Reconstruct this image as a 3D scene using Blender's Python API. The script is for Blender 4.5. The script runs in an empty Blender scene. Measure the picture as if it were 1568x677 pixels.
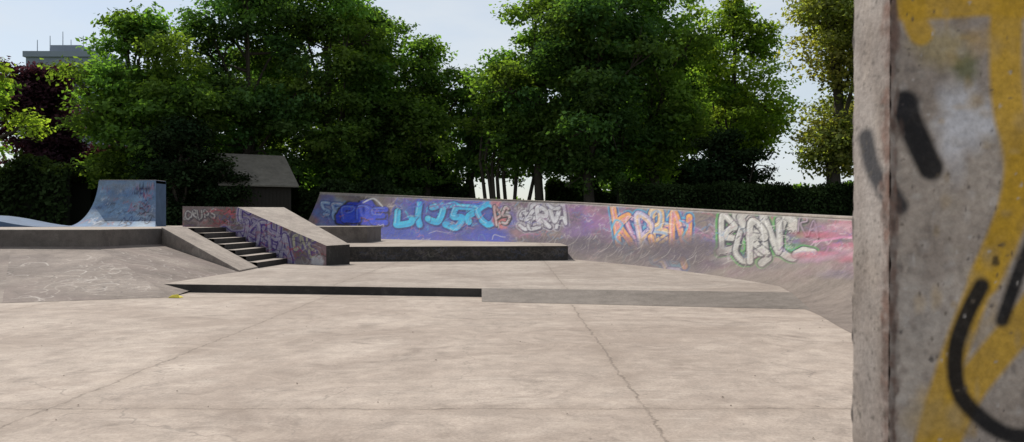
import bpy, math, random
import numpy as np
from mathutils import Vector
random.seed(4); rng=np.random.default_rng(4)
SC=bpy.context.scene
COL=SC.collection
# ---------------------------------------------------------------- helpers
def link(ob,parent=None):
    COL.objects.link(ob)
    if parent: ob.parent=parent
    return ob
def empty(name,loc=(0,0,0)):
    e=bpy.data.objects.new(name,None); e.empty_display_size=.3; COL.objects.link(e); return e
def mesh_obj(name,verts,faces,mat,parent=None,smooth=False,bevel=0):
    me=bpy.data.meshes.new(name); me.from_pydata([tuple(v) for v in verts],[],faces); me.update()
    ob=bpy.data.objects.new(name,me)
    if mat:
        for m in (mat if isinstance(mat,list) else [mat]): me.materials.append(m)
    if smooth: me.polygons.foreach_set('use_smooth',[True]*len(me.polygons))
    if bevel:
        b=ob.modifiers.new('b','BEVEL'); b.width=bevel; b.segments=2; b.limit_method='ANGLE'
    return link(ob,parent)
def prism(name,poly,z0,z1,mats,parent=None,bevel=0.02):
    n=len(poly); zt=z1 if isinstance(z1,(list,tuple)) else [z1]*n
    v=[(p[0],p[1],z0) for p in poly]+[(p[0],p[1],zt[i]) for i,p in enumerate(poly)]
    f=[list(range(n,2*n)),list(range(n-1,-1,-1))]+[[i,(i+1)%n,n+(i+1)%n,n+i] for i in range(n)]
    ob=mesh_obj(name,v,f,mats,parent,bevel=bevel)
    if isinstance(mats,list) and len(mats)>1:
        for i,p in enumerate(ob.data.polygons): p.material_index=0 if i==0 else 1
    return ob
def tube(paths,seg=6):
    V=[];F=[]
    for path in paths:
        b=len(V)
        for i,(p,r) in enumerate(path):
            p=Vector(p)
            a=Vector(path[max(i-1,0)][0]); c=Vector(path[min(i+1,len(path)-1)][0])
            d=(c-a).normalized() if (c-a).length>1e-6 else Vector((0,0,1))
            u=d.cross(Vector((.31,.95,.1))).normalized(); w=d.cross(u)
            for k in range(seg):
                t=2*math.pi*k/seg; V.append(p+(u*math.cos(t)+w*math.sin(t))*r)
        for i in range(len(path)-1):
            for k in range(seg):
                F.append([b+i*seg+k,b+i*seg+(k+1)%seg,b+(i+1)*seg+(k+1)%seg,b+(i+1)*seg+k])
    return V,F
# ---------------------------------------------------------------- materials
class NT:
    def __init__(s,name):
        s.m=bpy.data.materials.new(name); s.m.use_nodes=True; s.t=s.m.node_tree; s.t.nodes.clear()
        s.out=s.n('ShaderNodeOutputMaterial')
    def n(s,t,**k):
        x=s.t.nodes.new(t)
        for a,b in k.items(): setattr(x,a,b)
        return x
    def l(s,a,b): s.t.links.new(a,b)
    def put(s,x,v):
        if hasattr(v,'is_output'): s.l(v,x)
        else: x.default_value=v
    def math(s,op,a,b=0.0,c=None,clamp=False):
        m=s.n('ShaderNodeMath',operation=op,use_clamp=clamp); s.put(m.inputs[0],a); s.put(m.inputs[1],b)
        if c is not None: s.put(m.inputs[2],c)
        return m.outputs[0]
    def mix(s,f,a,b,mode='MIX'):
        m=s.n('ShaderNodeMix',data_type='RGBA',blend_type=mode); s.put(m.inputs[0],f)
        s.put(m.inputs[6],a if hasattr(a,'is_output') else (*a,1)); s.put(m.inputs[7],b if hasattr(b,'is_output') else (*b,1))
        return m.outputs[2]
    def coord(s,scale=(1,1,1),rot=(0,0,0)):
        c=s.n('ShaderNodeTexCoord'); mp=s.n('ShaderNodeMapping'); s.l(c.outputs['Object'],mp.inputs[0])
        mp.inputs['Scale'].default_value=scale; mp.inputs['Rotation'].default_value=rot
        return mp.outputs[0]
    def noise(s,vec,scale,detail=5,rough=.6,dist=0):
        x=s.n('ShaderNodeTexNoise'); s.l(vec,x.inputs['Vector']); x.inputs['Scale'].default_value=scale
        x.inputs['Detail'].default_value=detail; x.inputs['Roughness'].default_value=rough; x.inputs['Distortion'].default_value=dist
        return x.outputs['Fac']
    def mr(s,v,a,b,c=0.,d=1.):
        m=s.n('ShaderNodeMapRange'); s.put(m.inputs[0],v); m.inputs[1].default_value=a; m.inputs[2].default_value=b
        m.inputs[3].default_value=c; m.inputs[4].default_value=d; return m.outputs[0]
    def bsdf(s,col,rough=.85,bump=None,bs=.3,bd=.01):
        b=s.n('ShaderNodeBsdfPrincipled'); s.put(b.inputs['Base Color'],col if hasattr(col,'is_output') else (*col,1))
        s.put(b.inputs['Roughness'],rough); b.inputs['Specular IOR Level'].default_value=.3
        if bump is not None:
            u=s.n('ShaderNodeBump'); u.inputs['Strength'].default_value=bs; u.inputs['Distance'].default_value=bd
            s.l(bump,u.inputs['Height']); s.l(u.outputs[0],b.inputs['Normal'])
        s.l(b.outputs[0],s.out.inputs[0]); return b

def concrete(name,c1,c2,joints=False,paint=False,scuff=.3,dark=.3,wear=.35,fine=1.0,close=False,sc=(.50,.45,.39)):
    s=NT(name); v=s.coord()
    n1=s.noise(v,.45,4,.6,.5); n2=s.noise(v,3.2,6,.75); n3=s.noise(v,38*fine,3,.7)
    col=s.mix(s.mr(n1,.35,.65),c1,c2)
    g=s.math('MULTIPLY',s.mr(n2,.3,.7,.74,1.2),s.mr(n3,.3,.7,.80,1.17))
    cc=s.n('ShaderNodeCombineColor')
    for i in range(3): s.l(g,cc.inputs[i])
    col=s.mix(1.0,col,cc.outputs[0],'MULTIPLY')
    n4=s.noise(v,1.1 if not close else 4,6,.75,1.2)
    col=s.mix(s.math('MULTIPLY',s.mr(n4,.52,.72),dark),col,(c1[0]*.35,c1[1]*.33,c1[2]*.32))
    v2=s.coord((.7,4.5,1.5),(0,0,.12)); n5=s.noise(v2,1.6,6,.78,.6)
    col=s.mix(s.math('MULTIPLY',s.mr(n5,.54,.66),scuff),col,sc)
    n6=s.noise(v,16*fine,2,.6)
    col=s.mix(s.mr(n6,.69,.74,0,.55),col,(.07,.06,.05))
    h=s.math('ADD',n3,s.math('MULTIPLY',n2,1.2))
    if joints:
        n7=s.noise(v,.22,6,.72,1.6)
        col=s.mix(s.mr(n7,.42,.60,0,.50),col,(c1[0]*.60,c1[1]*.55,c1[2]*.52))
        n8=s.noise(v,.8,6,.8,2.2)
        col=s.mix(s.mr(n8,.53,.60,0,.24),col,(c2[0]*1.2,c2[1]*1.2,c2[2]*1.18))
        w=s.n('ShaderNodeSeparateXYZ'); s.l(v,w.inputs[0])
        nz=s.math('MULTIPLY',s.math('SUBTRACT',s.noise(v,1.6,5,.8),.5),.24)
        fx=s.math('PINGPONG',s.math('ADD',s.math('ADD',w.outputs[0],3.7),nz),2.385)
        fy=s.math('PINGPONG',s.math('ADD',s.math('SUBTRACT',w.outputs[1],6.19),nz),4.5)
        f=s.math('MINIMUM',fx,fy)
        line=s.mr(f,.004,.020,1,0)
        halo=s.mr(f,.0,.22,.28,0)
        col=s.mix(halo,col,(c1[0]*.62,c1[1]*.58,c1[2]*.54))
        nb=s.noise(v,4,4,.75)
        col=s.mix(s.math('MULTIPLY',line,s.mr(nb,.35,.62,.05,.75)),col,(.12,.095,.075))
        h=s.math('SUBTRACT',h,s.math('MULTIPLY',line,1.5))
        vo=s.n('ShaderNodeTexVoronoi',feature='DISTANCE_TO_EDGE'); vv=s.n('ShaderNodeVectorMath',operation='ADD')
        nn=s.n('ShaderNodeTexNoise'); s.l(v,nn.inputs['Vector']); nn.inputs['Scale'].default_value=1.5; nn.inputs['Detail'].default_value=4
        s.l(v,vv.inputs[0]); s.l(nn.outputs['Color'],vv.inputs[1]); s.l(vv.outputs[0],vo.inputs['Vector']); vo.inputs['Scale'].default_value=.22
        cr=s.math('MULTIPLY',s.mr(vo.outputs['Distance'],.0008,.0032,1,0),s.mr(n1,.45,.6,0,.45))
        col=s.mix(cr,col,(.12,.10,.085))
    if paint:
        a=s.n('ShaderNodeAttribute',attribute_name='Col')
        al=s.math('MULTIPLY',a.outputs['Alpha'],s.mr(s.noise(v,9 if not close else 30,5,.75),.3,.55,1-wear,1))
        pc=s.mix(1.0,a.outputs['Color'],cc.outputs[0],'MULTIPLY')
        col=s.mix(al,col,pc)
    s.bsdf(col,.85,h,.35 if not close else .6,.012 if not close else .003)
    return s.m
def flat(name,c,rough=.7,var=.25,scale=6):
    s=NT(name); v=s.coord(); n=s.noise(v,scale,4,.7)
    col=s.mix(n,tuple(x*(1-var) for x in c),tuple(min(1,x*(1+var)) for x in c)); s.bsdf(col,rough,n,.3,.02); return s.m
def leafmat(name,c,trans=.4,tc=None):
    s=NT(name); a=s.n('ShaderNodeAttribute',attribute_name='tint')
    col=s.mix(1.0,c,a.outputs['Color'],'MULTIPLY')
    tcol=s.mix(1.0,tc or (c[0]*2.0,c[1]*2.1,c[2]*.7),a.outputs['Color'],'MULTIPLY')
    d=s.n('ShaderNodeBsdfDiffuse'); t=s.n('ShaderNodeBsdfTranslucent'); s.l(col,d.inputs[0]); s.l(tcol,t.inputs[0])
    m=s.n('ShaderNodeMixShader'); m.inputs[0].default_value=trans; s.l(d.outputs[0],m.inputs[1]); s.l(t.outputs[0],m.inputs[2])
    s.l(m.outputs[0],s.out.inputs[0]); return s.m

M_floor=concrete('concrete_floor',(.30,.247,.205),(.37,.308,.258),joints=True,scuff=.42,dark=.62,sc=(.47,.405,.345))
M_pad=concrete('concrete_pad',(.265,.222,.188),(.33,.282,.24),joints=True,scuff=.25,dark=.4,sc=(.42,.37,.32))
M_bank=concrete('concrete_bank',(.155,.123,.103),(.215,.176,.149),paint=True,scuff=.45,dark=.65,sc=(.35,.30,.257))
M_wallshade=concrete('concrete_wall_shaded',(.10,.085,.075),(.16,.135,.115),scuff=.2,dark=.5,sc=(.3,.26,.23))  # shade of the deck wall is put into this darker concrete colour
M_con=concrete('concrete_plain',(.24,.20,.17),(.31,.265,.225),scuff=.25,dark=.5)
M_kick=concrete('concrete_kicker',(.14,.118,.10),(.185,.158,.136),scuff=.2,dark=.4,sc=(.27,.235,.2))  # darker than plain concrete: shading of the tilted ramp is in the colour
M_dark=concrete('concrete_front_shaded',(.028,.025,.023),(.055,.05,.045),scuff=.08,dark=.5)  # near-black colour carries the shade on front faces, risers and block end
M_paint=concrete('concrete_graffiti',(.135,.108,.09),(.185,.15,.125),paint=True,scuff=.24,dark=.5,wear=.4,sc=(.32,.275,.235))
M_pillar=concrete('concrete_wall_close',(.30,.255,.22),(.42,.366,.32),paint=True,scuff=.15,dark=.6,wear=.06,fine=2.2,close=True)
M_grass=flat('grass_ground',(.07,.10,.03),.9,.5,3)
M_bark=flat('bark',(.055,.045,.035),.9,.5,5)
M_wood=flat('shed_boards',(.026,.021,.017),.8,.4,8)
M_roof=flat('shed_roof_felt',(.15,.133,.11),.8,.6,2.5)
# ---------------------------------------------------------------- graffiti canvas (vertex colour)
class Canvas:
    def __init__(s,gx,gy):
        s.x=gx.ravel(); s.y=gy.ravel(); s.c=np.zeros((len(s.x),3)); s.c[:]=.25; s.a=np.zeros(len(s.x))
    def blend(s,idx,cov,col,al):
        k=(cov*al); a0=s.a[idx]; na=k+a0*(1-k)
        w=np.where(na>1e-5,k/np.maximum(na,1e-5),0)[:,None]
        s.c[idx]=s.c[idx]*(1-w)+np.array(col)[None,:]*w; s.a[idx]=na
    def stroke(s,pts,w,col,al=1.,soft=1.):
        P=np.array(pts,float); r=w/2+soft
        idx=np.nonzero((s.x>P[:,0].min()-r)&(s.x<P[:,0].max()+r)&(s.y>P[:,1].min()-r)&(s.y<P[:,1].max()+r))[0]
        if len(idx)==0: return
        X=s.x[idx];Y=s.y[idx]; D=np.full(len(idx),1e9)
        for a,b in zip(P[:-1],P[1:]):
            d=b-a; L=max((d**2).sum(),1e-9); t=np.clip(((X-a[0])*d[0]+(Y-a[1])*d[1])/L,0,1)
            D=np.minimum(D,np.hypot(X-a[0]-t*d[0],Y-a[1]-t*d[1]))
        s.blend(idx,np.clip((w/2-D)/soft+.5,0,1),col,al)
    def blob(s,cx,cy,rx,ry,col,al=1.,soft=.3,wob=.15):
        q=np.hypot((s.x-cx)/rx,(s.y-cy)/ry)
        idx=np.nonzero(q<1+soft+wob)[0]
        if len(idx)==0: return
        th=np.arctan2(s.y[idx]-cy,s.x[idx]-cx); ph=random.random()*6
        q2=q[idx]+wob*np.sin(3*th+ph)*.6+wob*np.sin(7*th+ph*2)*.4
        s.blend(idx,np.clip((1-q2)/soft+.5,0,1),col,al)
GL={'W':[(0,1),(.2,0),(.5,.75),(.8,0),(1,1)],'J':[(.2,1),(.9,1),(.7,.2),(.3,0),(0,.3)],'3':[(0,1),(.8,1),(.45,.55),(.95,.35),(.6,0),(0,.05)],
'7':[(0,.95),(1,1),(.5,.45),(.35,0)],'0':[(.5,1),(.05,.7),(.1,.2),(.55,0),(.95,.35),(.9,.8),(.5,1)],'S':[(1,.9),(.3,1),(.05,.7),(.9,.35),(.6,0),(0,.1)],
'R':[(.05,0),(.05,1),(.8,.95),(.85,.6),(.1,.5),(1,0)],'E':[(1,1),(.1,.95),(.2,.5),(.85,.55),(.2,.5),(.05,.05),(1,0)],
'P':[(.1,0),(.05,1),(.9,.9),(.9,.5),(.1,.42)],'N':[(0,0),(.1,1),(.85,0),(1,1)],'A':[(0,0),(.5,1),(1,0),(.8,.38),(.2,.38)],
'B':[(.05,0),(.05,1),(.8,.9),(.7,.55),(.1,.52),(.95,.35),(.8,.02),(.05,0)],'U':[(0,1),(.1,.2),(.5,0),(.9,.2),(1,1)],'K':[(0,0),(.05,1),(.1,.5),(.9,1),(.1,.5),(1,0)],
'C':[(1,.85),(.5,1),(.05,.6),(.2,.1),(.7,0),(1,.2)],'L':[(.2,1),(.1,.4),(.15,.05),(.9,.1),(1,.3)],'I':[(.5,1),(.4,.5),(.55,0)]}
def curve(pts,n=5):
    P=[np.array(p,float) for p in pts]; P=[P[0]]+P+[P[-1]]; o=[]
    for i in range(1,len(P)-2):
        for k in range(n):
            t=k/n; a,b,c,d=P[i-1:i+3]
            o.append(.5*((2*b)+(-a+c)*t+(2*a-5*b+4*c-d)*t*t+(-a+3*b-3*c+d)*t**3))
    o.append(P[-2]); return o
def word(cv,txt,x0,x1,y0,y1,fills,outline,th,ol=3.0,hi=None,al=.95,slope=0,outer=None,wild=.05,lap=.78,spikes=0,detail=0,each=False):
    n=len(txt); w=(x1-x0)/n; L=[]
    for i,ch in enumerate(txt):
        h=(y1-y0)*random.uniform(.82,1.12); cy=(y0+y1)/2+slope*(i-n/2)+random.uniform(-1,1)*wild*h; sh=random.uniform(-.2,.2)*wild*8
        L.append(curve([(x0+i*w+w*(1-lap)/2+g[0]*w*lap+(g[1]-.5)*sh*w+random.uniform(-wild,wild)*w,cy+(.5-g[1])*(h-th)+random.uniform(-wild,wild)*h) for g in GL.get(ch,GL['S'])]))
    for _ in range(spikes):
        p=random.choice(L)[random.choice([0,-1])]; a=random.uniform(0,6.28); r=random.uniform(.3,.6)*(y1-y0)
        L.append([p,p+np.array([math.cos(a),math.sin(a)*.7])*r*.5,p+np.array([math.cos(a+.5),math.sin(a+.5)*.7])*r])
    if outer:
        for p in L: cv.stroke(p,th+2*ol+5,outer,al*.9,1.5)
    for p in L: cv.stroke([q+np.array([1.2,1.6]) for q in p],th+2*ol,outline,al,.9)
    order=list(range(len(L)))
    if each: random.shuffle(order)
    if not each:
        for p in L: cv.stroke(p,th+2*ol,outline,al,.9)
    for i in order:
        p=L[i]; t2=th*random.uniform(.8,1.2) if each else th
        if each: cv.stroke(p,t2+2*ol,outline,al,.9)
        f=fills[i%len(fills)]; cv.stroke(p,t2,f,al,.9)
        if len(fills)>1: cv.stroke([q+np.array([0,t2*.25]) for q in p],t2*.4,fills[(i+1)%len(fills)],al*.8,1.5)
    if not each:
        for p in L[1:n]:
            k=len(p)//3
            cv.stroke([q+np.array([-th*.55,0]) for q in p[:k+2]],ol*.8,outline,al*.8,.7)
    for _ in range(detail):
        x=random.uniform(x0,x1); y=random.uniform(y0,y1); cv.stroke(curve([(x,y),(x+random.uniform(-6,6),y+random.uniform(-6,6)),(x+random.uniform(-9,9),y+random.uniform(-9,9))]),random.uniform(.6,1.6),random.choice([outline,outline]+fills),.75,.8)
    if hi:
        for p in L[:n]: cv.stroke([q+np.array([-th*.2,-th*.22]) for q in p[:max(3,len(p)//2)]],max(.8,th*.12),hi,.6,.8)
def tags(cv,n,x0,x1,y0,y1,cols,size=(8,22),w=(.8,1.8),al=(.4,.9)):
    for _ in range(n):
        cx=random.uniform(x0,x1); cy=random.uniform(y0,y1); s=random.uniform(*size); p=[]
        m=random.randint(4,9)
        for i in range(m): p.append((cx+s*(i/m-.5)*1.3+random.uniform(-.25,.25)*s,cy+random.uniform(-.32,.32)*s))
        cv.stroke(curve(p,4),random.uniform(*w),random.choice(cols),random.uniform(*al),.8)
def fast_mesh(me,V,Q):
    me.vertices.add(len(V)); me.vertices.foreach_set('co',np.ascontiguousarray(V,dtype=np.float32).ravel())
    me.loops.add(Q.size); me.loops.foreach_set('vertex_index',Q.astype(np.int32).ravel())
    me.polygons.add(len(Q)); me.polygons.foreach_set('loop_start',(np.arange(len(Q))*4).astype(np.int32))
    me.update(calc_edges=True)
def grid_mesh(name,P,cv,mat,parent=None,smooth=True):
    nv,nu=P.shape[:2]; me=bpy.data.meshes.new(name)
    idx=np.arange(nu*nv).reshape(nv,nu)
    q=np.stack([idx[:-1,:-1],idx[:-1,1:],idx[1:,1:],idx[1:,:-1]],-1).reshape(-1,4)
    fast_mesh(me,P.reshape(-1,3),q)
    if cv is not None:
        at=me.color_attributes.new('Col','FLOAT_COLOR','POINT')
        at.data.foreach_set('color',np.concatenate([cv.c,cv.a[:,None]],1).astype(np.float32).ravel())
    me.materials.append(mat)
    if smooth: me.polygons.foreach_set('use_smooth',np.ones(len(me.polygons),bool))
    return link(bpy.data.objects.new(name,me),parent)
def quadgrid(a,b,c,d,nu,nv):
    a,b,c,d=[np.array(p,float) for p in (a,b,c,d)]
    u=np.linspace(0,1,nu)[None,:,None]; v=np.linspace(0,1,nv)[:,None,None]
    return (a*(1-u)+b*u)*(1-v)+(d*(1-u)+c*u)*v
BK=(.012,.012,.015); WH=(.55,.54,.53); CY=(.05,.36,.52); PU=(.14,.07,.22); PK=(.5,.2,.27); OR=(.62,.27,.05); GR=(.10,.34,.09); RD=(.38,.05,.07)
def rc(*c): return random.choice(c)
# ---------------------------------------------------------------- terrain
def sm(t): t=np.clip(t,0,1); return t*t*(3-2*t)
def terr(x,y):
    d=(x+10)*.79+(y-41)*.61
    h=sm((d-5.5)/4); h=np.maximum(h,sm((y-42.5)/5)); h=np.maximum(h,sm((y-33)/5)*sm((-13-x)/3))
    return h*1.25-.06
xs=np.concatenate([np.linspace(-900,-60,12),np.linspace(-55,55,90),np.linspace(60,900,12)])
ys=np.concatenate([np.linspace(-300,-20,6),np.linspace(-15,90,90),np.linspace(100,1200,14)])
X,Y=np.meshgrid(xs,ys); grid_mesh('grass_ground',np.stack([X,Y,terr(X,Y)],-1),None,M_grass)
mesh_obj('concrete_floor',[(-40,-12,0),(9,-12,0),(9,27,0),(2,37,0),(-14,41,0),(-40,33,0)],[[0,1,2,3,4,5]],M_floor)
# ---------------------------------------------------------------- left bank + deck
prism('concrete_deck',[(-40,19.5),(-10.4,19.5),(-10.17,22.6),(-10.2,26.9),(-10.8,29.2),(-5.6,30),(-5.6,33.2),(-13,35),(-40,35)],-.05,1.29,[M_con,M_wallshade],bevel=.03)
rb=empty('concrete_bank_ramp')
def scratch(P,nm,seed,n,cl,lim):
    gx=P[...,0]*50; gy=P[...,1]*50; cv=Canvas(gx,gy)
    for _ in range(50): cv.blob(random.uniform(*lim[0])*50,random.uniform(*lim[1])*50,random.uniform(10,60),random.uniform(8,34),rc((.08,.06,.05),(.11,.085,.075),(.24,.2,.17),(.16,.12,.105)),.45,1.0)
    for _ in range(n):
        cx=random.choice(cl); x=(cx[0]+random.gauss(0,cx[2]))*50; y=(cx[1]+random.gauss(0,cx[2]))*50; L=random.uniform(6,36); a=random.uniform(-.9,.9)+random.choice([0,.5,1.5]); k=random.uniform(-.8,.8)
        cv.stroke(curve([(x,y),(x+L*.5*math.cos(a),y+L*.5*math.sin(a)),(x+L*.8*math.cos(a+k),y+L*.8*math.sin(a+k)),(x+L*math.cos(a+2*k)*.9,y+L*math.sin(a+2*k)*.9)]),random.uniform(.6,1.7),rc((.46,.42,.38),(.38,.34,.30),(.42,.37,.33),(.05,.045,.04)),random.uniform(.2,.65),1.2)
    grid_mesh(nm,P,cv,M_bank,rb,smooth=False)
mesh_obj('bank_far',[(-40,13.6,.004),(-16,14.02,.004),(-16,19.52,.86),(-40,19.52,.86)],[[0,1,2,3]],M_wallshade,rb)
scratch(quadgrid((-16,14.02,.004),(-9.3,14.15,.004),(-12.6,19.52,.86),(-16,19.52,.86),200,160),'bank_side',1,60,[(-11,17,1.5)],[(-16,-9),(14,19.5)])
scratch(quadgrid((-9.3,14.15,.004),(-6.7,15.25,.004),(-10.42,19.52,.86),(-12.6,19.52,.86),220,260),'bank_front',2,180,[(-9.3,16.6,1.1),(-9.8,17.5,1.0),(-8.6,16,.8),(-10.6,18.2,1.0),(-8.8,15.4,.7)],[(-12.5,-6.8),(14.2,19.5)])
scratch(quadgrid((-6.7,15.25,.004),(-7.1,20.4,.16),(-10.19,22.6,.834),(-10.42,19.52,.86),220,200),'bank_right',3,130,[(-8.6,18.6,1.1),(-9.4,20.3,1.1),(-8,17.6,.9)],[(-10.4,-6.8),(15.5,22.6)])
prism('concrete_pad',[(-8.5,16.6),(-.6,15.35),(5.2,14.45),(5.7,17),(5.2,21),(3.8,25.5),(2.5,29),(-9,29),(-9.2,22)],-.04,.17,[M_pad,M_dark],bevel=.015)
kk=[(-.6,15.34,.172),(5.2,14.44,.172),(5.06,13.15,.004),(-.56,14.4,.004),(-.6,15.34,0),(5.2,14.44,0)]
mesh_obj('concrete_kicker_ramp',kk,[[3,2,1,0],[0,4,3],[1,2,5]],M_kick)
pf=[(-9.5,25.0),(1.9,26.3),(1.85,29.2),(.2,31.3),(-4,34.6),(-9,38.4),(-12.5,39.3),(-13,30)]
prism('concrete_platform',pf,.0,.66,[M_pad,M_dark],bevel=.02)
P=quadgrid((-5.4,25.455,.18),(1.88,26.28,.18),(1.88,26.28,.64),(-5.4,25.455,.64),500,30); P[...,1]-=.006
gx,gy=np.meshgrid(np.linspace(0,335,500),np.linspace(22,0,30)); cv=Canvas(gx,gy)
cv.stroke([(-9,11),(350,11)],60,(.03,.028,.026),.96,1)  # dark coat holds the front face's shade; tags over it are graffiti
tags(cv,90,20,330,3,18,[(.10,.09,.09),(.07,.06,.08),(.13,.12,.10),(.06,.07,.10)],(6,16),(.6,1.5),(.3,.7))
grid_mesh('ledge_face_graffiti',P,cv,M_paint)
# ---------------------------------------------------------------- stairs
st=empty('concrete_staircase')
La=np.array((-7.19,21.9));Lb=np.array((-10.2,24.2));Ra=np.array((-7.06,24.45));Rb=np.array((-10.16,26.86)); N=7
prof=[];z=.16
for i in range(N):
    t=i/N; prof.append((t,z)); z=.17+.16*(i+1); prof.append((t,z))
prof.append((1.0,z-.006))
V=[];F=[]
for t,zz in prof:
    l=La+(Lb-La)*t; r=Ra+(Rb-Ra)*t; V+= [(l[0],l[1],zz),(r[0],r[1],zz)]
for i in range(len(prof)-1): F.append([2*i,2*i+1,2*i+3,2*i+2])
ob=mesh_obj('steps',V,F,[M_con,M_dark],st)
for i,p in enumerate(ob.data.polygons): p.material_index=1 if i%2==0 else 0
prism('side_ledge',[(-10.21,22.58),(-7.12,20.28),(-7.17,21.92),(-10.21,24.23)],.0,[1.33,.21,.21,1.33],[M_con,M_con],st,bevel=.02)
# ---------------------------------------------------------------- hubba block
hb=empty('concrete_hubba_block')
A=(-5.55,23.2);B=(-9.2,26.0);C=(-11.8,27.8);A2=(-5.0,23.9);B2=(-8.07,27.46);C2=(-10.5,29.5)
zA=.76;zB=1.965;zC=2.03
v=[(*A,.1),(*B,.1),(*C,.1),(*A,zA),(*B,zB),(*C,zC),(*A2,.1),(*B2,.1),(*C2,.1),(*A2,zA+.02),(*B2,zB+.02),(*C2,zC)]
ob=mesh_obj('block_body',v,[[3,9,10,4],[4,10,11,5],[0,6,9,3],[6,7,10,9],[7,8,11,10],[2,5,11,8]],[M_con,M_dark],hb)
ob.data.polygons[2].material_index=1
def face_strip():
    n=420; m=110
    t=np.linspace(0,1,n)
    PA,PB,PC=[np.array(q) for q in (A,B,C)]
    pos=np.where(t[:,None]<.4,PC+(PB-PC)*(t[:,None]/.4),PB+(PA-PB)*((t[:,None]-.4)/.6))
    zt=np.where(t<.4,zC+(zB-zC)*t/.4,zB+(zA-zB)*(t-.4)/.6)
    v=np.linspace(0,1,m)[:,None]
    Z=.1+(zt[None,:]-.1)*v
    P=np.stack([np.broadcast_to(pos[None,:,0],Z.shape),np.broadcast_to(pos[None,:,1],Z.shape),Z],-1)
    gx=np.broadcast_to((280+220*np.interp(t,[0,.4,1],[0,.377,1]))[None,:],Z.shape); gy=340+(1.5-Z)*1188/25.5
    return P,gx.copy(),gy
P,gx,gy=face_strip(); cv=Canvas(gx,gy)
cv.stroke([(270,360),(520,400)],300,(.17,.13,.14),.55,1)
for _ in range(26): cv.blob(random.uniform(285,500),random.uniform(320,405),random.uniform(8,28),random.uniform(5,14),random.choice([(.3,.18,.2),(.22,.16,.24),(.3,.28,.28),(.14,.1,.12),(.33,.22,.2)]),.5,.6)
word(cv,'CRUPS',284,332,321,338,[(.42,.40,.38)],(.1,.08,.1),2.2,1.2,wild=.1,detail=8)
tags(cv,20,335,372,322,345,[RD,BK,(.4,.1,.12)],(10,20),(1,2))
word(cv,'S0RBA',366,448,338,386,[(.36,.33,.40),(.28,.24,.36)],(.06,.03,.18),5.0,1.6,WH,slope=7,outer=(.30,.26,.37),wild=.14,lap=1.1,spikes=6,detail=34,each=True)
word(cv,'0NE',452,486,362,388,[(.40,.38,.27)],(.12,.09,.2),3.5,1.5,slope=5,wild=.14,each=True,detail=10)
cv.blob(488,396,9,8,(.5,.5,.52),.8)
tags(cv,170,285,498,322,405,[WH,BK,PU,(.4,.36,.4),(.1,.1,.25),RD],(8,24),(.6,1.4),(.3,.8))
P[...,0]-=.004; P[...,1]-=.006
grid_mesh('graffiti_side',P,cv,M_paint,hb,smooth=False)
# ---------------------------------------------------------------- curved back quarter pipe wall
T=np.array([(-10.15,41,2.98),(-5.93,38.3,2.74),(-2.5,35.5,2.516),(.44,33,2.35),(2.98,30.5,2.17),(4.91,27,1.954),(6.1,23,1.77),(6.83,19.5,1.64),(7.15,16.3,1.54),(7.25,13.2,1.5),(7.1,10.4,1.5),(6.8,7,1.5),(6.3,3,1.5)],float)
Bp=np.array([(-11.2,37.5),(-7.7,35.2),(-4.5,32.5),(-1.6,30.1),(.6,27.9),(2.0,25.0),(3.4,21.7),(4.2,18.8),(4.7,16),(4.97,13.2),(4.54,10.4),(4.2,7.2),(3.8,3.2)],float)
H=np.array([86,86,86,86,84,82,84,94,115,150,170,200,200],float)
def cr(A_,n):
    A_=np.asarray(A_,float); A_=A_ if A_.ndim==2 else A_[:,None]; o=[]
    E=np.vstack([2*A_[0]-A_[1],A_,2*A_[-1]-A_[-2]])
    for i in range(1,len(E)-2):
        t=(np.arange(n)/n)[:,None]; a,b,c,d=E[i-1],E[i],E[i+1],E[i+2]
        o.append(.5*((2*b)+(-a+c)*t+(2*a-5*b+4*c-d)*t*t+(-a+3*b-3*c+d)*t**3))
    o.append(A_[-1:]); return np.vstack(o)
n=120; TT=cr(T,n); BB=cr(Bp,n); HH=cr(H,n)[:,0]
s=np.linspace(0,1,130)[:,None]
Z=TT[None,:,2]*s**1.8
PX=BB[None,:,0]+(TT[None,:,0]-BB[None,:,0])*s; PY=BB[None,:,1]+(TT[None,:,1]-BB[None,:,1])*s
P=np.stack([PX,PY,Z+.002],-1)
pxT=784+1188*TT[:,0]/TT[:,1]; pxB=784+1188*BB[:,0]/BB[:,1]
gx=pxB[None,:]+(pxT-pxB)[None,:]*s; yt=340-(TT[:,2]-1.5)*1188/TT[:,1]
gy=yt[None,:]+(1-s**1.8)*HH[None,:]
cv=Canvas(gx,gy)
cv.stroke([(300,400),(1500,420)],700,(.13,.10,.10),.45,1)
for _ in range(300):
    x=random.uniform(480,1330); y0=np.interp(x,[490,1305],[297,337]); hh=np.interp(x,[490,900,1305],[70,85,95])
    cv.blob(x,y0+random.uniform(.08,1)*hh,random.uniform(6,34),random.uniform(4,16),rc((.12,.07,.12),(.19,.11,.15),(.07,.055,.085),(.25,.205,.195),(.11,.085,.08),(.24,.12,.15),(.12,.08,.18),(.17,.14,.125)),random.uniform(.3,.7),.7)
tags(cv,320,485,1320,304,392,[(.32,.26,.28),(.05,.045,.06),(.22,.09,.2),(.06,.06,.24),(.36,.09,.13),(.07,.16,.27),(.42,.38,.37),(.3,.14,.24)],(10,34),(.8,2.2),(.35,.8))
for _ in range(44): cv.blob(random.uniform(585,785),random.uniform(318,368),random.uniform(12,35),random.uniform(6,14),rc((.015,.04,.26),(.03,.05,.3),(.10,.05,.2),(.015,.08,.3)),.6,.8)
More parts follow.
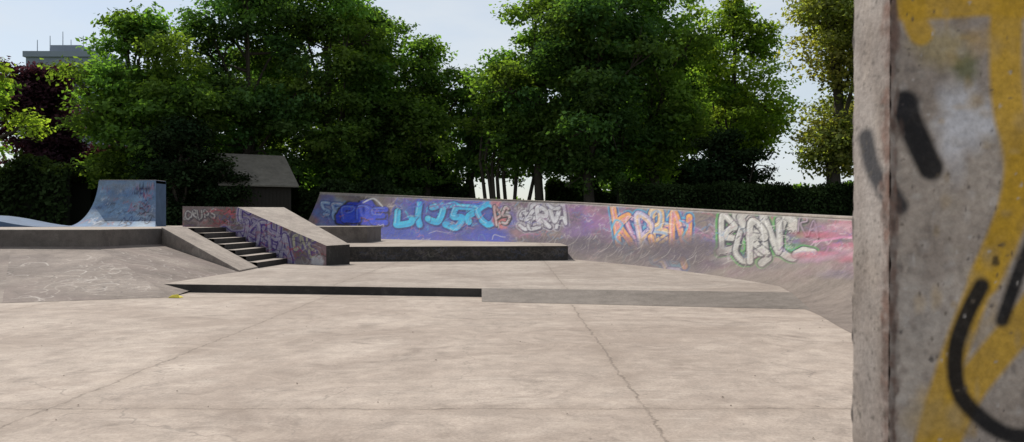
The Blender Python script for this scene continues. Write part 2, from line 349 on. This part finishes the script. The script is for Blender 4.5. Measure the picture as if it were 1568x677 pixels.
for _ in range(18): cv.blob(random.uniform(488,530),random.uniform(306,352),random.uniform(6,16),random.uniform(6,12),rc((.06,.13,.3),(.08,.08,.26),(.22,.25,.28)),.6,.6)
word(cv,'SE',490,526,312,340,[(.18,.27,.42)],(.03,.06,.2),4,1.3,WH,wild=.16,each=True,detail=10)
for q in [(540,330,18,18),(562,328,18,20),(578,334,15,14),(525,334,12,12)]: cv.blob(q[0],q[1],q[2]+3,q[3]+3,BK,.95,.12,.12)
for q in [(540,330,18,18),(562,328,18,20),(578,334,15,14),(525,334,12,12)]: cv.blob(q[0],q[1],q[2],q[3],(.012,.03,.36),1,.12,.12)
word(cv,'BRE',524,590,316,346,[(.015,.05,.46)],(.005,.005,.06),8,1.1,(.22,.3,.5),wild=.08,lap=.95)
cv.stroke(curve([(556,312),(572,306),(585,318)]),2,WH,.8)
word(cv,'LIJ370',602,758,313,351,[(.02,.37,.55),(.015,.27,.5)],(.006,.015,.12),9.5,1.6,(.34,.58,.66),outer=(.02,.05,.28),wild=.10,lap=1.04,detail=26)
tags(cv,22,605,755,306,318,[(.04,.1,.45),(.1,.05,.28)],(14,26),(1,2))
for _ in range(8): cv.blob(random.uniform(757,778),random.uniform(312,348),8,7,rc(RD,(.42,.13,.13),(.36,.33,.3)),.8,.5)
word(cv,'PS',756,780,318,346,[(.42,.22,.22),(.38,.36,.36)],BK,3,1.3,wild=.16,detail=10,each=True)
word(cv,'SERNA',796,866,319,353,[(.47,.46,.47),(.40,.39,.41)],(.06,.045,.08),5.5,1.2,outer=(.30,.28,.30),wild=.16,lap=1.15,spikes=9,detail=18,each=True,al=.92)
for _ in range(26): cv.blob(random.uniform(868,945),random.uniform(320,370),random.uniform(8,22),random.uniform(5,12),rc((.2,.09,.2),(.12,.06,.2),(.27,.12,.18),(.07,.05,.09)),.5,.7)
for _ in range(20): cv.blob(random.uniform(945,1052),random.uniform(330,380),random.uniform(10,22),random.uniform(5,12),rc((.05,.2,.38),(.38,.11,.17),(.04,.26,.38),(.15,.09,.3)),.65,.6)
word(cv,'KSRBEN',943,1050,329,382,[(.55,.25,.05),(.45,.15,.22),(.36,.3,.4),(.5,.32,.12),(.12,.26,.44)],(.015,.025,.14),8.5,1.5,WH,outer=(.03,.24,.36),wild=.17,lap=1.2,spikes=12,detail=70,each=True,al=.93)
cv.stroke(curve([(935,350),(942,338),(952,345),(940,362),(950,372)]),3,(.05,.3,.45),.85)
cv.stroke(curve([(1040,338),(1052,345),(1044,362),(1055,372)]),3,(.05,.3,.45),.85)
tags(cv,30,1052,1104,332,385,[(.25,.1,.2),(.06,.05,.08),(.3,.25,.28),(.1,.1,.28)],(12,26),(1,2.4),(.4,.8))
for _ in range(20): cv.blob(random.uniform(1100,1218),random.uniform(336,394),random.uniform(8,18),random.uniform(6,12),rc((.06,.2,.06),(.24,.24,.22),(.11,.08,.2)),.55,.6)
word(cv,'B0RNC',1104,1214,332,393,[(.38,.365,.33),(.31,.30,.28)],(.012,.012,.025),10,1.7,WH,outer=(.05,.24,.05),wild=.14,lap=1.18,spikes=9,detail=64,each=True,al=.92)
cv.blob(1214,350,9,9,(.36,.33,.3),.9,.2); tags(cv,6,1206,1222,342,358,[BK],(6,10),(1,1.4),(.8,.9))
word(cv,'RA',1222,1252,335,362,[(.26,.2,.24)],BK,2.2,1.0,wild=.14,each=True)
for _ in range(30): cv.blob(random.uniform(1235,1340),random.uniform(346,402),random.uniform(10,30),random.uniform(3,8),rc((.40,.14,.19),(.33,.07,.11),(.34,.2,.23),(.25,.13,.2)),.5,.9)
cv.stroke([(1246,372),(1290,366),(1330,368)],3,(.46,.17,.29),.7,2)
tags(cv,380,485,1330,305,395,[(.36,.32,.33),(.04,.03,.05),(.24,.13,.23),(.09,.09,.27),(.34,.11,.15),(.42,.4,.38),(.07,.16,.26),(.05,.04,.05)],(6,20),(.5,1.2),(.25,.7))
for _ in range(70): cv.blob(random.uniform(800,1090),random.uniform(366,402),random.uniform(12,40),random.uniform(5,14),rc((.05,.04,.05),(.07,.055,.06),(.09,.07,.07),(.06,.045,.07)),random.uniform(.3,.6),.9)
for _ in range(420):
    x=random.uniform(830,1360); b=np.interp(x,[860,1000,1110,1305],[368,385,396,425]); y=b+random.uniform(-18,28); L=random.uniform(5,22); a=random.uniform(.1,1.2)
    cv.stroke(curve([(x,y),(x-L*.4*a,y+L*.5),(x-L*a,y+L*.8)]),random.uniform(.35,1.1),rc((.38,.35,.31),(.30,.265,.24),(.05,.04,.04)),random.uniform(.15,.5),.8)
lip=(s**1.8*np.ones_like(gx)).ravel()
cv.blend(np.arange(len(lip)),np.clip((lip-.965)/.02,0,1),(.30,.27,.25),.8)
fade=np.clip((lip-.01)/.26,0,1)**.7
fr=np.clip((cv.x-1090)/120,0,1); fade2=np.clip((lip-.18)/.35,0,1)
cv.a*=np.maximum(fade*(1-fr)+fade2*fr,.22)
qp=empty('concrete_quarter_pipe_wall')
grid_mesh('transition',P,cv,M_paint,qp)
nn=len(TT); d=TT[:,:2]-BB; d/=np.linalg.norm(d,axis=1)[:,None]
r0=np.c_[TT[:,:2]-d*.015,TT[:,2]+.0]; r1=np.c_[TT[:,:2]-d*.015,TT[:,2]+.05]; r2=np.c_[TT[:,:2]+d*.45,TT[:,2]+.05]; r3=np.c_[TT[:,:2]+d*.45,np.full(nn,-.1)]
ed=np.stack([r0,r1,r2,r3],0); grid_mesh('deck_lip',ed,None,M_con,qp,smooth=False)
e=P[:,0,:]; V=[tuple(q) for q in e]+[(TT[0,0]+d[0,0]*.45,TT[0,1]+d[0,1]*.45,2.98),(TT[0,0]+d[0,0]*.45,TT[0,1]+d[0,1]*.45,-.1),(BB[0,0],BB[0,1],-.1)]
mesh_obj('end_panel',V,[list(range(len(V)))],M_wallshade,qp)
# ---------------------------------------------------------------- blue quarter pipe
bq=empty('blue_quarter_pipe')
m=60;k=90; t=np.linspace(0,1,m)
tl=np.array((-16.3,30.6));tr=np.array((-14.05,30.6));bl=np.array((-16.55,28.7));br=np.array((-13.2,28.7))
zz=1.29+1.80*(1-np.sqrt(np.clip(1-t**2*.98,0,1)))/(1-math.sqrt(.02))
Lp=bl+(tl-bl)*t[:,None]; Rp=br+(tr-br)*t[:,None]; u=np.linspace(0,1,k)[None,:,None]
XY=Lp[:,None,:]*(1-u)+Rp[:,None,:]*u
P=np.concatenate([XY,np.broadcast_to(zz[:,None,None],(m,k,1))],-1)
gx,gy=np.meshgrid(np.linspace(115,243,k),np.zeros(m)); gy=350-(zz[:,None]-1.29)/1.8*73*np.ones((1,k)); cv=Canvas(gx,gy)
cv.stroke([(100,310),(260,310)],300,(.12,.20,.32),.95,1)
for _ in range(60): cv.blob(random.uniform(115,243),random.uniform(278,350),random.uniform(8,26),random.uniform(4,12),rc((.08,.16,.32),(.2,.29,.38),(.14,.23,.36),(.28,.35,.42),(.07,.12,.24),(.2,.2,.2)),.5,.8)
tags(cv,40,195,240,285,345,[BK,(.02,.02,.1),(.3,.1,.15)],(10,22),(.8,1.6),(.5,.9))
tags(cv,60,125,240,280,348,[WH,(.3,.4,.5),BK,(.35,.12,.1)],(6,16),(.6,1.3),(.3,.7))
grid_mesh('transition',P,cv,M_paint,bq)
M_blue=flat('blue_paint_worn',(.07,.11,.18),.8,.5,2)
bx=.9
V=[(*q,z_) for q,z_ in zip(Rp,zz)]+[(tr[0],tr[1]+bx,zz[-1]),(tr[0],tr[1]+bx,1.2),(br[0],br[1],1.2)]; mesh_obj('side_panel_right',V,[list(range(len(V)))],M_blue,bq)
V=[(*q,z_) for q,z_ in zip(Lp,zz)]+[(tl[0],tl[1]+bx,zz[-1]),(tl[0],tl[1]+bx,1.2),(bl[0],bl[1],1.2)]; mesh_obj('side_panel_left',V,[list(range(len(V)))],M_blue,bq)
prism('top_deck',[(tl[0],tl[1]+.004),(tr[0],tr[1]+.004),(tr[0],tr[1]+bx),(tl[0],tl[1]+bx)],zz[-1]-.12,zz[-1]+.03,[M_con,M_blue],bq)
V=[];F=[];nx=24
for i in range(nx+1):
    t_=i/nx; xx=-26+(-16.4+26)*t_; h=1.295+.42*(.5+.5*math.cos(math.pi*max(0,(t_-.66)/.34)))
    V+=[(xx,27.2,1.2),(xx,27.2,h),(xx,29.6,h),(xx,29.6,1.2)]
for i in range(nx):
    a=4*i; b=a+4
    F+=[[a,b,b+1,a+1],[a+1,b+1,b+2,a+2],[a+2,b+2,b+3,a+3]]
ob=mesh_obj('blue_roller_ramp',V,F,[M_blue,M_wallshade])
# ---------------------------------------------------------------- near wall on the right
wl=empty('graffiti_wall')
Xc=.634;Yc=1.3;Yf=1.438;nu=420;nv=760
zlo,zhi=-.0,2.6
P=quadgrid((Xc,Yc,zlo),(2.6,Yc,zlo),(2.6,Yc,zhi),(Xc,Yc,zhi),nu,nv)
u=np.linspace(0,1,nu)**1.7; P[...,0]=Xc+(2.6-Xc)*u[None,:]
P[...,0]-=(1.9-P[...,2])*.004
chip=(np.sin(P[:,0,2]*41)+np.sin(P[:,0,2]*97+1)*.7+np.sin(P[:,0,2]*211+2)*.5)*.0011+.001
P[:,0,0]+=chip
gx=784+1188*P[...,0]/Yc; gy=340+(1.5-P[...,2])*1188/Yc
cv=Canvas(gx,gy)
YL=(.50,.30,.025)
for _ in range(90): cv.blob(random.uniform(1370,1800),random.uniform(0,700),random.uniform(12,60),random.uniform(12,60),rc((.40,.36,.33),(.26,.22,.19),(.33,.275,.235),(.46,.42,.385),(.19,.155,.135)),.38,1.0)
for _ in range(300): cv.blob(random.uniform(1366,1640),random.uniform(0,690),random.uniform(2,9),random.uniform(2,12),rc((.46,.43,.41),(.14,.12,.11),(.2,.16,.14),(.36,.33,.3)),.38,1.0)
cv.blob(1480,185,45,48,(.54,.55,.60),.75,.8,.3); cv.blob(1462,235,16,45,(.5,.5,.54),.4,.9)
cv.blob(1478,105,20,22,(.10,.11,.04),.8,.9); cv.blob(1440,75,40,28,(.36,.28,.09),.5,.9)
cv.stroke(curve([(1385,12),(1450,8),(1520,4),(1600,10)]),44,YL,.92,8)
cv.stroke(curve([(1400,10),(1402,35),(1410,52)]),38,YL,.9,8)
cv.stroke(curve([(1543,0),(1540,90),(1545,170),(1562,240),(1560,300),(1535,370),(1508,430)]),50,YL,.92,9)
cv.stroke(curve([(1560,250),(1545,330),(1505,430),(1470,520),(1440,610),(1415,700)]),40,YL,.9,9)
cv.stroke(curve([(1620,430),(1570,490),(1520,550),(1475,610),(1440,690)]),52,YL,.92,9)
cv.stroke(curve([(1620,440),(1700,380),(1760,200),(1740,60)]),50,YL,.9,9)
cv.blob(1435,640,45,30,(.40,.28,.10),.6,.9)
for _ in range(70): cv.blob(random.uniform(1400,1570),random.uniform(0,680),random.uniform(4,16),random.uniform(4,20),rc((.42,.25,.03),(.34,.22,.06),(.3,.26,.2)),.25,1.0)
for p,w in [([(1384,160),(1398,200),(1425,258)],40),([(1580,372),(1560,420),(1535,492)],22),([(1503,440),(1480,485),(1463,540),(1468,600),(1500,640),(1545,668),(1600,672)],26),([(1600,672),(1680,640),(1720,560),(1700,450)],26)]:
    cv.stroke(curve(p),w,(.006,.006,.008),.98,9)
for _ in range(5): cv.blob(1385+random.uniform(-6,10),160+random.uniform(-5,20),16,14,BK,.5,.8)
cv.stroke(curve([(1350,270),(1368,300),(1378,318)]),26,(.015,.015,.02),.9,9)
cv.blob(1525,402,6,8,BK,.8,.6); cv.blob(1372,600,5,8,(.08,.05,.04),.7,.7); cv.blob(1426,552,4,5,BK,.7,.7); cv.blob(1363,310,8,6,(.4,.25,.2),.6,.7)
for _ in range(150): cv.blob(random.uniform(1366,1700),random.uniform(0,677),random.uniform(1,3.5),random.uniform(1,4),rc((.06,.05,.05),(.45,.42,.4),(.1,.08,.06)),.75,.8)
for _ in range(330): cv.blob(1364+abs(random.gauss(0,5)),random.uniform(-50,720),random.uniform(2,6),random.uniform(4,16),rc((.09,.06,.05),(.16,.10,.08),(.25,.22,.2)),.5,.9)
grid_mesh('front_face',P,cv,M_pillar,wl)
P2=quadgrid((Xc,Yf,zlo),(Xc,Yc,zlo),(Xc,Yc,zhi),(Xc,Yf,zhi),60,nv)
P2[...,0]-=(1.9-P2[...,2])*.004
P2[:,-1,0]+=chip
gx=np.broadcast_to(np.linspace(1308,1364,60)[None,:],P2.shape[:2]).copy(); gy=340+(1.5-P2[...,2])*1188/1.36
wob=(np.sin(P2[...,2]*37)+np.sin(P2[...,2]*91+1)*.6+np.sin(P2[...,2]*173+2)*.4)*.0015
P2[:,0,0]+=wob[:,0]
cv=Canvas(gx,gy)
for _ in range(90): cv.blob(random.uniform(1308,1364),random.uniform(-20,700),random.uniform(5,20),random.uniform(15,70),rc((.29,.26,.24),(.24,.21,.19),(.18,.15,.13)),.55,1.0)
cv.stroke(curve([(1328,208),(1338,255),(1354,290),(1368,312)]),24,(.012,.014,.02),.92,9)
for _ in range(420): cv.blob(1366-abs(random.gauss(0,6)),random.uniform(-50,720),random.uniform(2,6),random.uniform(4,14),rc((.09,.06,.05),(.15,.09,.07),(.24,.2,.18)),.55,.9)
for _ in range(90): cv.blob(random.uniform(1310,1360),random.uniform(0,677),random.uniform(1,2.5),random.uniform(1,4),(.08,.07,.06),.65,.8)
grid_mesh('end_face',P2,cv,M_pillar,wl)
mesh_obj('back_face',[(Xc,Yf,0),(2.6,Yf,0),(2.6,Yf,zhi),(Xc,Yf,zhi),(2.6,Yc,0),(2.6,Yc,zhi),(Xc,Yc,zhi)],[[1,0,3,2],[4,1,2,5],[6,5,2,3]],M_con,wl)
# ---------------------------------------------------------------- leaves
def leafmesh(name,Cn,Nm,size,tint,mat,parent=None):
    n=len(Cn); Nm=Nm/np.linalg.norm(Nm,axis=1)[:,None]
    r=rng.normal(size=(n,3)); t=np.cross(Nm,r); t/=np.linalg.norm(t,axis=1)[:,None]; b=np.cross(Nm,t)
    L=(size*rng.uniform(.6,1.3,n))[:,None]; W=L*.62
    V=np.empty((n,4,3)); V[:,0]=Cn-t*L; V[:,1]=Cn+b*W-Nm*L*.15; V[:,2]=Cn+t*L; V[:,3]=Cn-b*W-Nm*L*.15
    me=bpy.data.meshes.new(name); fast_mesh(me,V.reshape(-1,3),np.arange(4*n).reshape(n,4))
    a=me.attributes.new('tint','FLOAT_COLOR','FACE')
    a.data.foreach_set('color',np.concatenate([tint,np.ones((n,1))],1).astype(np.float32).ravel())
    me.materials.append(mat); return link(bpy.data.objects.new(name,me),parent)
def tree(name,x,y,h,r,z0,nl,nleaf,mat,lobe=(1.0,1.9),size=.15,lean=0,stems=1,trunk=.32,yellow=0.,pw=2.4):
    base=float(terr(np.array(x),np.array(y)))
    e=empty(name)
    zc=(z0+h)/2; rz=(h-z0)/2
    cs=[];rs=[]
    for i in range(nl):
        zf=rng.uniform(-1,1)
        wid=(1-abs(zf)**pw)**.55*(1-.22*max(0,zf)) if zf>0 else (1-abs(zf)**4)**.5
        lr=rng.uniform(*lobe)*(1-.22*max(0,zf))
        a=rng.uniform(0,6.283); q=rng.uniform(.05,1)**.5
        rr=max(.2,(r-lr*.6)*wid)*q*(1+.20*math.sin(2*a+x)+.16*math.sin(3*a+zf*5+x))
        cs.append((x+math.cos(a)*rr+lean*zf,y+math.sin(a)*rr,zc+zf*(rz-lr*.5)+rng.normal()*.3)); rs.append(lr)
    cs=np.array(cs);rs=np.array(rs)
    w=rs**2/ (rs**2).sum(); C_=[];N_=[];T_=[]
    for c,lr,ww in zip(cs,rs,w):
        nlv=int(nleaf*ww); ns=max(6,int(16*lr))
        d=rng.normal(size=(ns,3)); d/=np.linalg.norm(d,axis=1)[:,None]
        d[:,2]=np.abs(d[:,2])*np.where(rng.random(ns)<.75,1,-1)
        sc=c+d*lr*rng.uniform(.55,1.05,ns)[:,None]*np.array([1,1,.62])
        k=rng.integers(0,ns,nlv); off=rng.normal(size=(nlv,3))*np.array([.34,.34,.16])*(.6+.3*lr)
        pts=sc[k]+off; C_.append(pts)
        nn_=d[k]*.5+np.array([0,0,.7])+rng.normal(size=(nlv,3))*.55; N_.append(nn_)
        lt=rng.uniform(.62,1.4); st_=rng.uniform(.75,1.25,ns)[k]
        hue=rng.uniform(-.14,.16)+yellow
        g=lt*st_*rng.uniform(.75,1.25,nlv); T_.append(np.stack([g*(1+hue),g,g*(1-hue*.5)],1))
    leafmesh('foliage',np.concatenate(C_),np.concatenate(N_),size,np.concatenate(T_),mat,e)
    paths=[]
    for sidx in range(stems):
        ox=0 if stems==1 else rng.uniform(-1.6,1.6); tr_=trunk if stems==1 else trunk*.45
        fork=z0+ (h-z0)*.18
        p0=np.array([x+ox,y+rng.uniform(-.8,.8)*(stems>1),base-.1]); p1=np.array([x+ox*1.4+rng.uniform(-.4,.4),y,(base+fork)/2+1]); p2=np.array([x+ox*1.6+rng.uniform(-.3,.3),y,fork])
        p3=np.array([x+lean*.6+ox*1.2,y,zc+rz*.45])
        paths.append([(p0,tr_*1.35),(p0+(p1-p0)*.15,tr_),(p1,tr_*.88),(p2,tr_*.75),((p2+p3)/2+rng.normal(size=3)*.3,tr_*.45),(p3,.06)])
        sel=rng.choice(nl,min(nl,16 if stems==1 else 7),replace=False)
        for j in sel:
            a=p2+(p3-p2)*rng.uniform(-.25,.75); c=cs[j]
            if c[2]<a[2]-1.5: a=p2+(p1-p2)*.2
            mid=(a+c)/2+np.array([0,0,.3])+rng.normal(size=3)*.3
            paths.append([(a,tr_*.36),(mid,tr_*.22),(c,.04)])
            for _ in range(3):
                f=c+rng.normal(size=3)*rs[j]*.4; paths.append([((mid+c)/2,tr_*.12),((mid+c*2+f)/4+rng.normal(size=3)*.1,.05),(f,.015)])
    V,F=tube(paths,6); mesh_obj('trunk_and_limbs',V,F,M_bark,e,smooth=True)
    return e
L_green=leafmat('leaves_lime',(.098,.162,.040),.5)
L_dark=leafmat('leaves_dark',(.070,.125,.040),.44)
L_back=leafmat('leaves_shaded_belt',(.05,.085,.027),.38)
L_bright=leafmat('leaves_bright',(.135,.195,.038),.52)
L_yel=leafmat('leaves_yellowgreen',(.165,.178,.058),.52)
L_cop=leafmat('leaves_copper',(.055,.026,.034),.35,(.11,.035,.045))
L_yew=leafmat('leaves_yew',(.02,.034,.014),.15)
tree('copper_beech_tree',-32,53,12.3,4.6,2.0,46,26000,L_cop)
tree('copper_beech_tree',-38,50,17.5,4.6,3.5,26,9000,L_cop,lobe=(.7,1.3))
tree('maple_tree',-24.8,35,9.3,2.7,3.8,22,11000,L_bright,lobe=(.6,1.1),size=.11)
tree('lime_tree',-22.2,46,14.4,4.7,2.4,70,34000,L_green)
tree('lime_tree',-17.2,50,18.5,5.3,4.0,80,38000,L_dark)
tree('lime_tree',-12.4,52,20.0,4.9,3.2,80,38000,L_green)
tree('lime_tree',-10.4,56,16.6,3.4,2.6,50,22000,L_dark)
tree('lime_tree',-6.3,56,14.6,3.6,2.4,54,25000,L_green)
tree('lime_tree',-2.7,57,11.8,2.4,4.6,24,10000,L_dark,lobe=(.9,1.5))
tree('field_maple_tree',-.2,53,12.6,3.6,4.2,34,14000,L_green,stems=7)
tree('lime_tree',1.9,51,17.2,4.0,4.2,60,28000,L_green)
tree('lime_tree',5.0,49,19.5,5.1,3.7,90,43000,L_dark,trunk=.36)
tree('lime_tree',9.6,52,18.5,4.2,2.9,70,31000,L_green)
tree('plane_tree',16.4,57,18.0,4.2,5.2,50,20000,L_bright)
tree('yew_tree',13.0,47,6.9,2.7,1.4,32,18000,L_yew,lobe=(.8,1.3),size=.12)
tree('oak_tree',17.6,42,18.0,3.1,4.0,56,30000,L_yel,trunk=.40,size=.12)
tree('oak_tree',22.6,46,17.0,4.5,4.0,40,16000,L_yel)
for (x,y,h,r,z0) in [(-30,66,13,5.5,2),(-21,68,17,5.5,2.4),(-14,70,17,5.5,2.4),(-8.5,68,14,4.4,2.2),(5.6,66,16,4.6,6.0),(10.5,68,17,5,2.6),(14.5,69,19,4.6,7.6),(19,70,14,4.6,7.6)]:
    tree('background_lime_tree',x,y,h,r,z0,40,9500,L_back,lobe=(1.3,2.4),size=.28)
tree('holly_tree',-18.0,42.4,7.0,2.3,1.4,30,15000,L_yew,lobe=(.8,1.3),size=.11)
tree('holly_tree',-15.9,42.9,5.2,1.4,1.4,16,7000,L_yew,lobe=(.6,.9),size=.10,trunk=.12)
def hedge(name,x0,x1,y,dep,ht,n,mat,coremat,size=.10,wav=.3):
    e=empty(name); b=1.1
    x=rng.uniform(x0,x1,n); k=rng.random(n)
    top=ht*(1+wav*.35*np.sin(x*.9+y)+wav*.3*np.sin(x*2.3+1)+wav*.25*np.sin(x*.37))
    z=np.where(k<.5,b+(top-b)*rng.random(n)**.8,top-rng.random(n)**2*.5)+rng.normal(size=n)*.12
    yy=np.where(k<.5,y-dep/2+rng.random(n)**2*.7,y+rng.uniform(-.5,.5,n)*dep)+rng.normal(size=n)*.12
    nm=np.stack([rng.normal(size=n)*.6,(k<.5)*-.6+rng.normal(size=n)*.5,.5+rng.normal(size=n)*.4],1)
    g=rng.uniform(.6,1.4,n)*(1+.3*np.sin(x*1.7)); t=np.stack([g*1.05,g,g*.9],1)
    leafmesh('foliage',np.stack([x,yy,z],1),nm,size,t,mat,e)
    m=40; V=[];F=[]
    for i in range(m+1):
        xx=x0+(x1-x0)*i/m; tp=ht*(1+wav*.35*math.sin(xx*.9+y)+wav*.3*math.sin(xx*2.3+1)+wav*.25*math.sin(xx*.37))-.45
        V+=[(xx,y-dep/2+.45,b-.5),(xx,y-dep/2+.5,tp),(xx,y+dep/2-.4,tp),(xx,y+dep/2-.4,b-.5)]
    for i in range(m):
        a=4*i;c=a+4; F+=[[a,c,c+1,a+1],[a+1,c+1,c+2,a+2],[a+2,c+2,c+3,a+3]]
    mesh_obj('dark_core',V,F,coremat,e)  # solid dark core added inside the leaf shell, no modelled branches
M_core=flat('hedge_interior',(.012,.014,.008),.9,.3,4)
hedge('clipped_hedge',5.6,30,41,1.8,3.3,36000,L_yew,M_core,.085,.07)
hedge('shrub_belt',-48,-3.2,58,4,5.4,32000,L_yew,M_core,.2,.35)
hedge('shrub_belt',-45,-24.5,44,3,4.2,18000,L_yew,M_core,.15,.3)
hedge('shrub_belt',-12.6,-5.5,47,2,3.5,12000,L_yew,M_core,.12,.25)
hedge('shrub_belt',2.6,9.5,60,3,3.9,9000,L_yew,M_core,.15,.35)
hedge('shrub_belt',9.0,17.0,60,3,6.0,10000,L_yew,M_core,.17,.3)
n=50000; X_=rng.uniform(-140,140,n); lump=6.0+2.2*np.sin(X_*.13)+1.6*np.sin(X_*.31+2)+1.0*np.sin(X_*.9)
ok=~((X_>-6.5)&(X_<9)) ; lump=np.where(ok,lump,3.4+.5*np.sin(X_*2))
Zz=1+lump*rng.random(n)**.7; Yy=118+rng.normal(size=n)*2.5
g=rng.uniform(.7,1.3,n)
leafmesh('distant_treeline',np.stack([X_,Yy,Zz],1),np.stack([rng.normal(size=n)*.6,-.5+rng.normal(size=n)*.5,.6+rng.normal(size=n)*.4],1),.5,np.stack([g,g,g],1),L_green)
# ---------------------------------------------------------------- shed
sh=empty('timber_shed')
def R(px,py,a=math.radians(-58),o=(-17.2,44.8)): return (o[0]+px*math.cos(a)-py*math.sin(a),o[1]+px*math.sin(a)+py*math.cos(a))
W2=2.6;Ln=3.7;ze=3.55;zr=5.3;bz=.9
c=[R(-W2,0),R(W2,0),R(W2,Ln),R(-W2,Ln)]
V=[(*q,bz) for q in c]+[(*q,ze) for q in c]+[(*R(0,0),zr),(*R(0,Ln),zr)]
mesh_obj('walls',V,[[0,1,5,8,4],[1,2,6,5],[2,3,7,9,6],[3,0,4,7]],M_wood,sh)
def board(p,q,z0,z1,nm):
    dx,dy=q[0]-p[0],q[1]-p[1]; L=math.hypot(dx,dy); nx_,ny_=dy/L,-dx/L; k=int(L/.2)
    V=[];F=[]
    for i in range(1,k):
        x=p[0]+dx*i/k; y=p[1]+dy*i/k; b=len(V); ux,uy=dx/L*.02,dy/L*.02
        for (sx,o) in ((-1,.002),(1,.002),(1,.025),(-1,.025)):
            for zz_ in (z0,z1): V.append((x+ux*sx+nx_*o,y+uy*sx+ny_*o,zz_))
        F+=[[b+4,b+6,b+7,b+5],[b,b+6,b+7,b+1],[b+2,b+4,b+5,b+3]]
    mesh_obj(nm,V,F,M_wood,sh)
board(c[0],c[1],bz,ze,'cover_strips_gable'); board(c[1],c[2],bz,ze-.15,'cover_strips_side')
def slope(sg,nm):
    o=.35; th=.08
    a=[(*R(0,-o),zr+.06),(*R(sg*(W2+o),-o),ze-.12),(*R(sg*(W2+o),Ln+o),ze-.12),(*R(0,Ln+o),zr+.06)]
    b_=[(p[0],p[1],p[2]+th) for p in a]
    mesh_obj(nm,a+b_,[[4,5,6,7],[3,2,1,0],[0,1,5,4],[1,2,6,5],[2,3,7,6],[3,0,4,7]],M_roof,sh)
slope(1,'roof_right'); slope(-1,'roof_left')
# ---------------------------------------------------------------- distant block of flats
fb=empty('apartment_block')
M_fl=flat('block_cladding',(.22,.25,.30),.7,.15,.3); M_gl=flat('window_glass',(.05,.07,.1),.2,.2,1)
def box(nm,x0,x1,y0,y1,z0,z1,mat,par): return prism(nm,[(x0,y0),(x1,y0),(x1,y1),(x0,y1)],z0,z1,mat,par,bevel=0)
box('body',-94,-80,150,164,0,33.2,M_fl,fb); box('roof_parapet',-94.4,-79.6,149.6,164.4,33.21,34.3,M_fl,fb); box('plant_room',-91,-85,153,160,34.31,36.2,M_fl,fb)
for f_ in range(10):
    for i in range(7):
        box('window',-93.2+i*1.95,-91.9+i*1.95,149.9,149.97,2+f_*3.1,3.6+f_*3.1,M_gl,fb)
for i,xx in enumerate([-93,-90.5,-88,-86.4,-84,-82]):
    V,F=tube([[((xx,152,34),.09),((xx,152,37+(i%3)*.8),.06)]],5); mesh_obj('antenna',V,F,M_fl,fb)
# ---------------------------------------------------------------- litter
V=[];F=[]
for i in range(60):
    y=random.uniform(4.6,14); x=random.uniform(-.64,.43)*y; r=random.uniform(.006,.014); b=len(V); a=random.random()*6
    for k_ in range(5): V.append((x+r*math.cos(a+k_*1.257)*random.uniform(.6,1.3),y+r*math.sin(a+k_*1.257)*random.uniform(.5,1),.004+random.random()*.008))
    V.append((x,y,.01+r*.3))
    for k_ in range(5): F.append([b+k_,b+(k_+1)%5,b+5])
mesh_obj('leaf_litter',V,F,flat('dry_leaf',(.09,.065,.045),.9,.4,9))
M_y=flat('yellow_plastic',(.6,.5,.05),.5,.2,9)
V=[(-6.70,15.1,.01),(-6.45,15.05,.01),(-6.43,15.2,.01),(-6.72,15.22,.01),(-6.62,15.12,.06),(-6.50,15.10,.075),(-6.52,15.18,.05),(-6.65,15.2,.04)]
mesh_obj('crumpled_wrapper',V,[[0,1,5,4],[1,2,6,5],[2,3,7,6],[3,0,4,7],[4,5,6,7]],M_y)
# ---------------------------------------------------------------- light, sky, camera
el=math.radians(50); az=math.atan2(-.60,.80)
sd=Vector((math.sin(az)*math.cos(el),math.cos(az)*math.cos(el),math.sin(el)))
su=bpy.data.lights.new('sun','SUN'); su.energy=5.0; su.angle=math.radians(.5); su.color=(1,.945,.87)
so=bpy.data.objects.new('sun',su); so.rotation_euler=(-sd).to_track_quat('-Z','Y').to_euler(); so.location=(0,0,30); COL.objects.link(so)
w=bpy.data.worlds.new('World'); SC.world=w; w.use_nodes=True; nt=w.node_tree; bg=nt.nodes['Background']
sk=nt.nodes.new('ShaderNodeTexSky'); sk.sky_type='NISHITA'; sk.sun_disc=False; sk.sun_elevation=el; sk.sun_rotation=az
sk.air_density=1.0; sk.dust_density=.8; sk.ozone_density=1.2
tc=nt.nodes.new('ShaderNodeTexCoord'); mp=nt.nodes.new('ShaderNodeMapping'); mp.inputs['Scale'].default_value=(1,1,3.5)
nz=nt.nodes.new('ShaderNodeTexNoise'); nz.inputs['Scale'].default_value=2.2; nz.inputs['Detail'].default_value=5; nz.inputs['Roughness'].default_value=.55
mr=nt.nodes.new('ShaderNodeMapRange'); mr.inputs[1].default_value=.38; mr.inputs[2].default_value=.68; mr.inputs[3].default_value=0.42; mr.inputs[4].default_value=.9
mx=nt.nodes.new('ShaderNodeMix'); mx.data_type='RGBA'; mx.inputs[7].default_value=(6.9,7.35,7.7,1)
nt.links.new(tc.outputs['Generated'],mp.inputs[0]); nt.links.new(mp.outputs[0],nz.inputs[0]); nt.links.new(nz.outputs[0],mr.inputs[0]); nt.links.new(mr.outputs[0],mx.inputs[0])
nt.links.new(sk.outputs[0],mx.inputs[6]); nt.links.new(mx.outputs[2],bg.inputs[0]); bg.inputs[1].default_value=.110
cam=bpy.data.cameras.new('camera'); cam.sensor_width=36; cam.lens=18/.66; cam.clip_start=.05; cam.clip_end=3000
cam.dof.use_dof=True; cam.dof.focus_distance=18; cam.dof.aperture_fstop=cam.lens/3.2
co=bpy.data.objects.new('camera',cam); co.location=(0,0,1.5); co.rotation_euler=(math.radians(90),0,0); COL.objects.link(co); SC.camera=co
SC.view_settings.view_transform='Standard'; SC.view_settings.look='None'; SC.view_settings.exposure=0
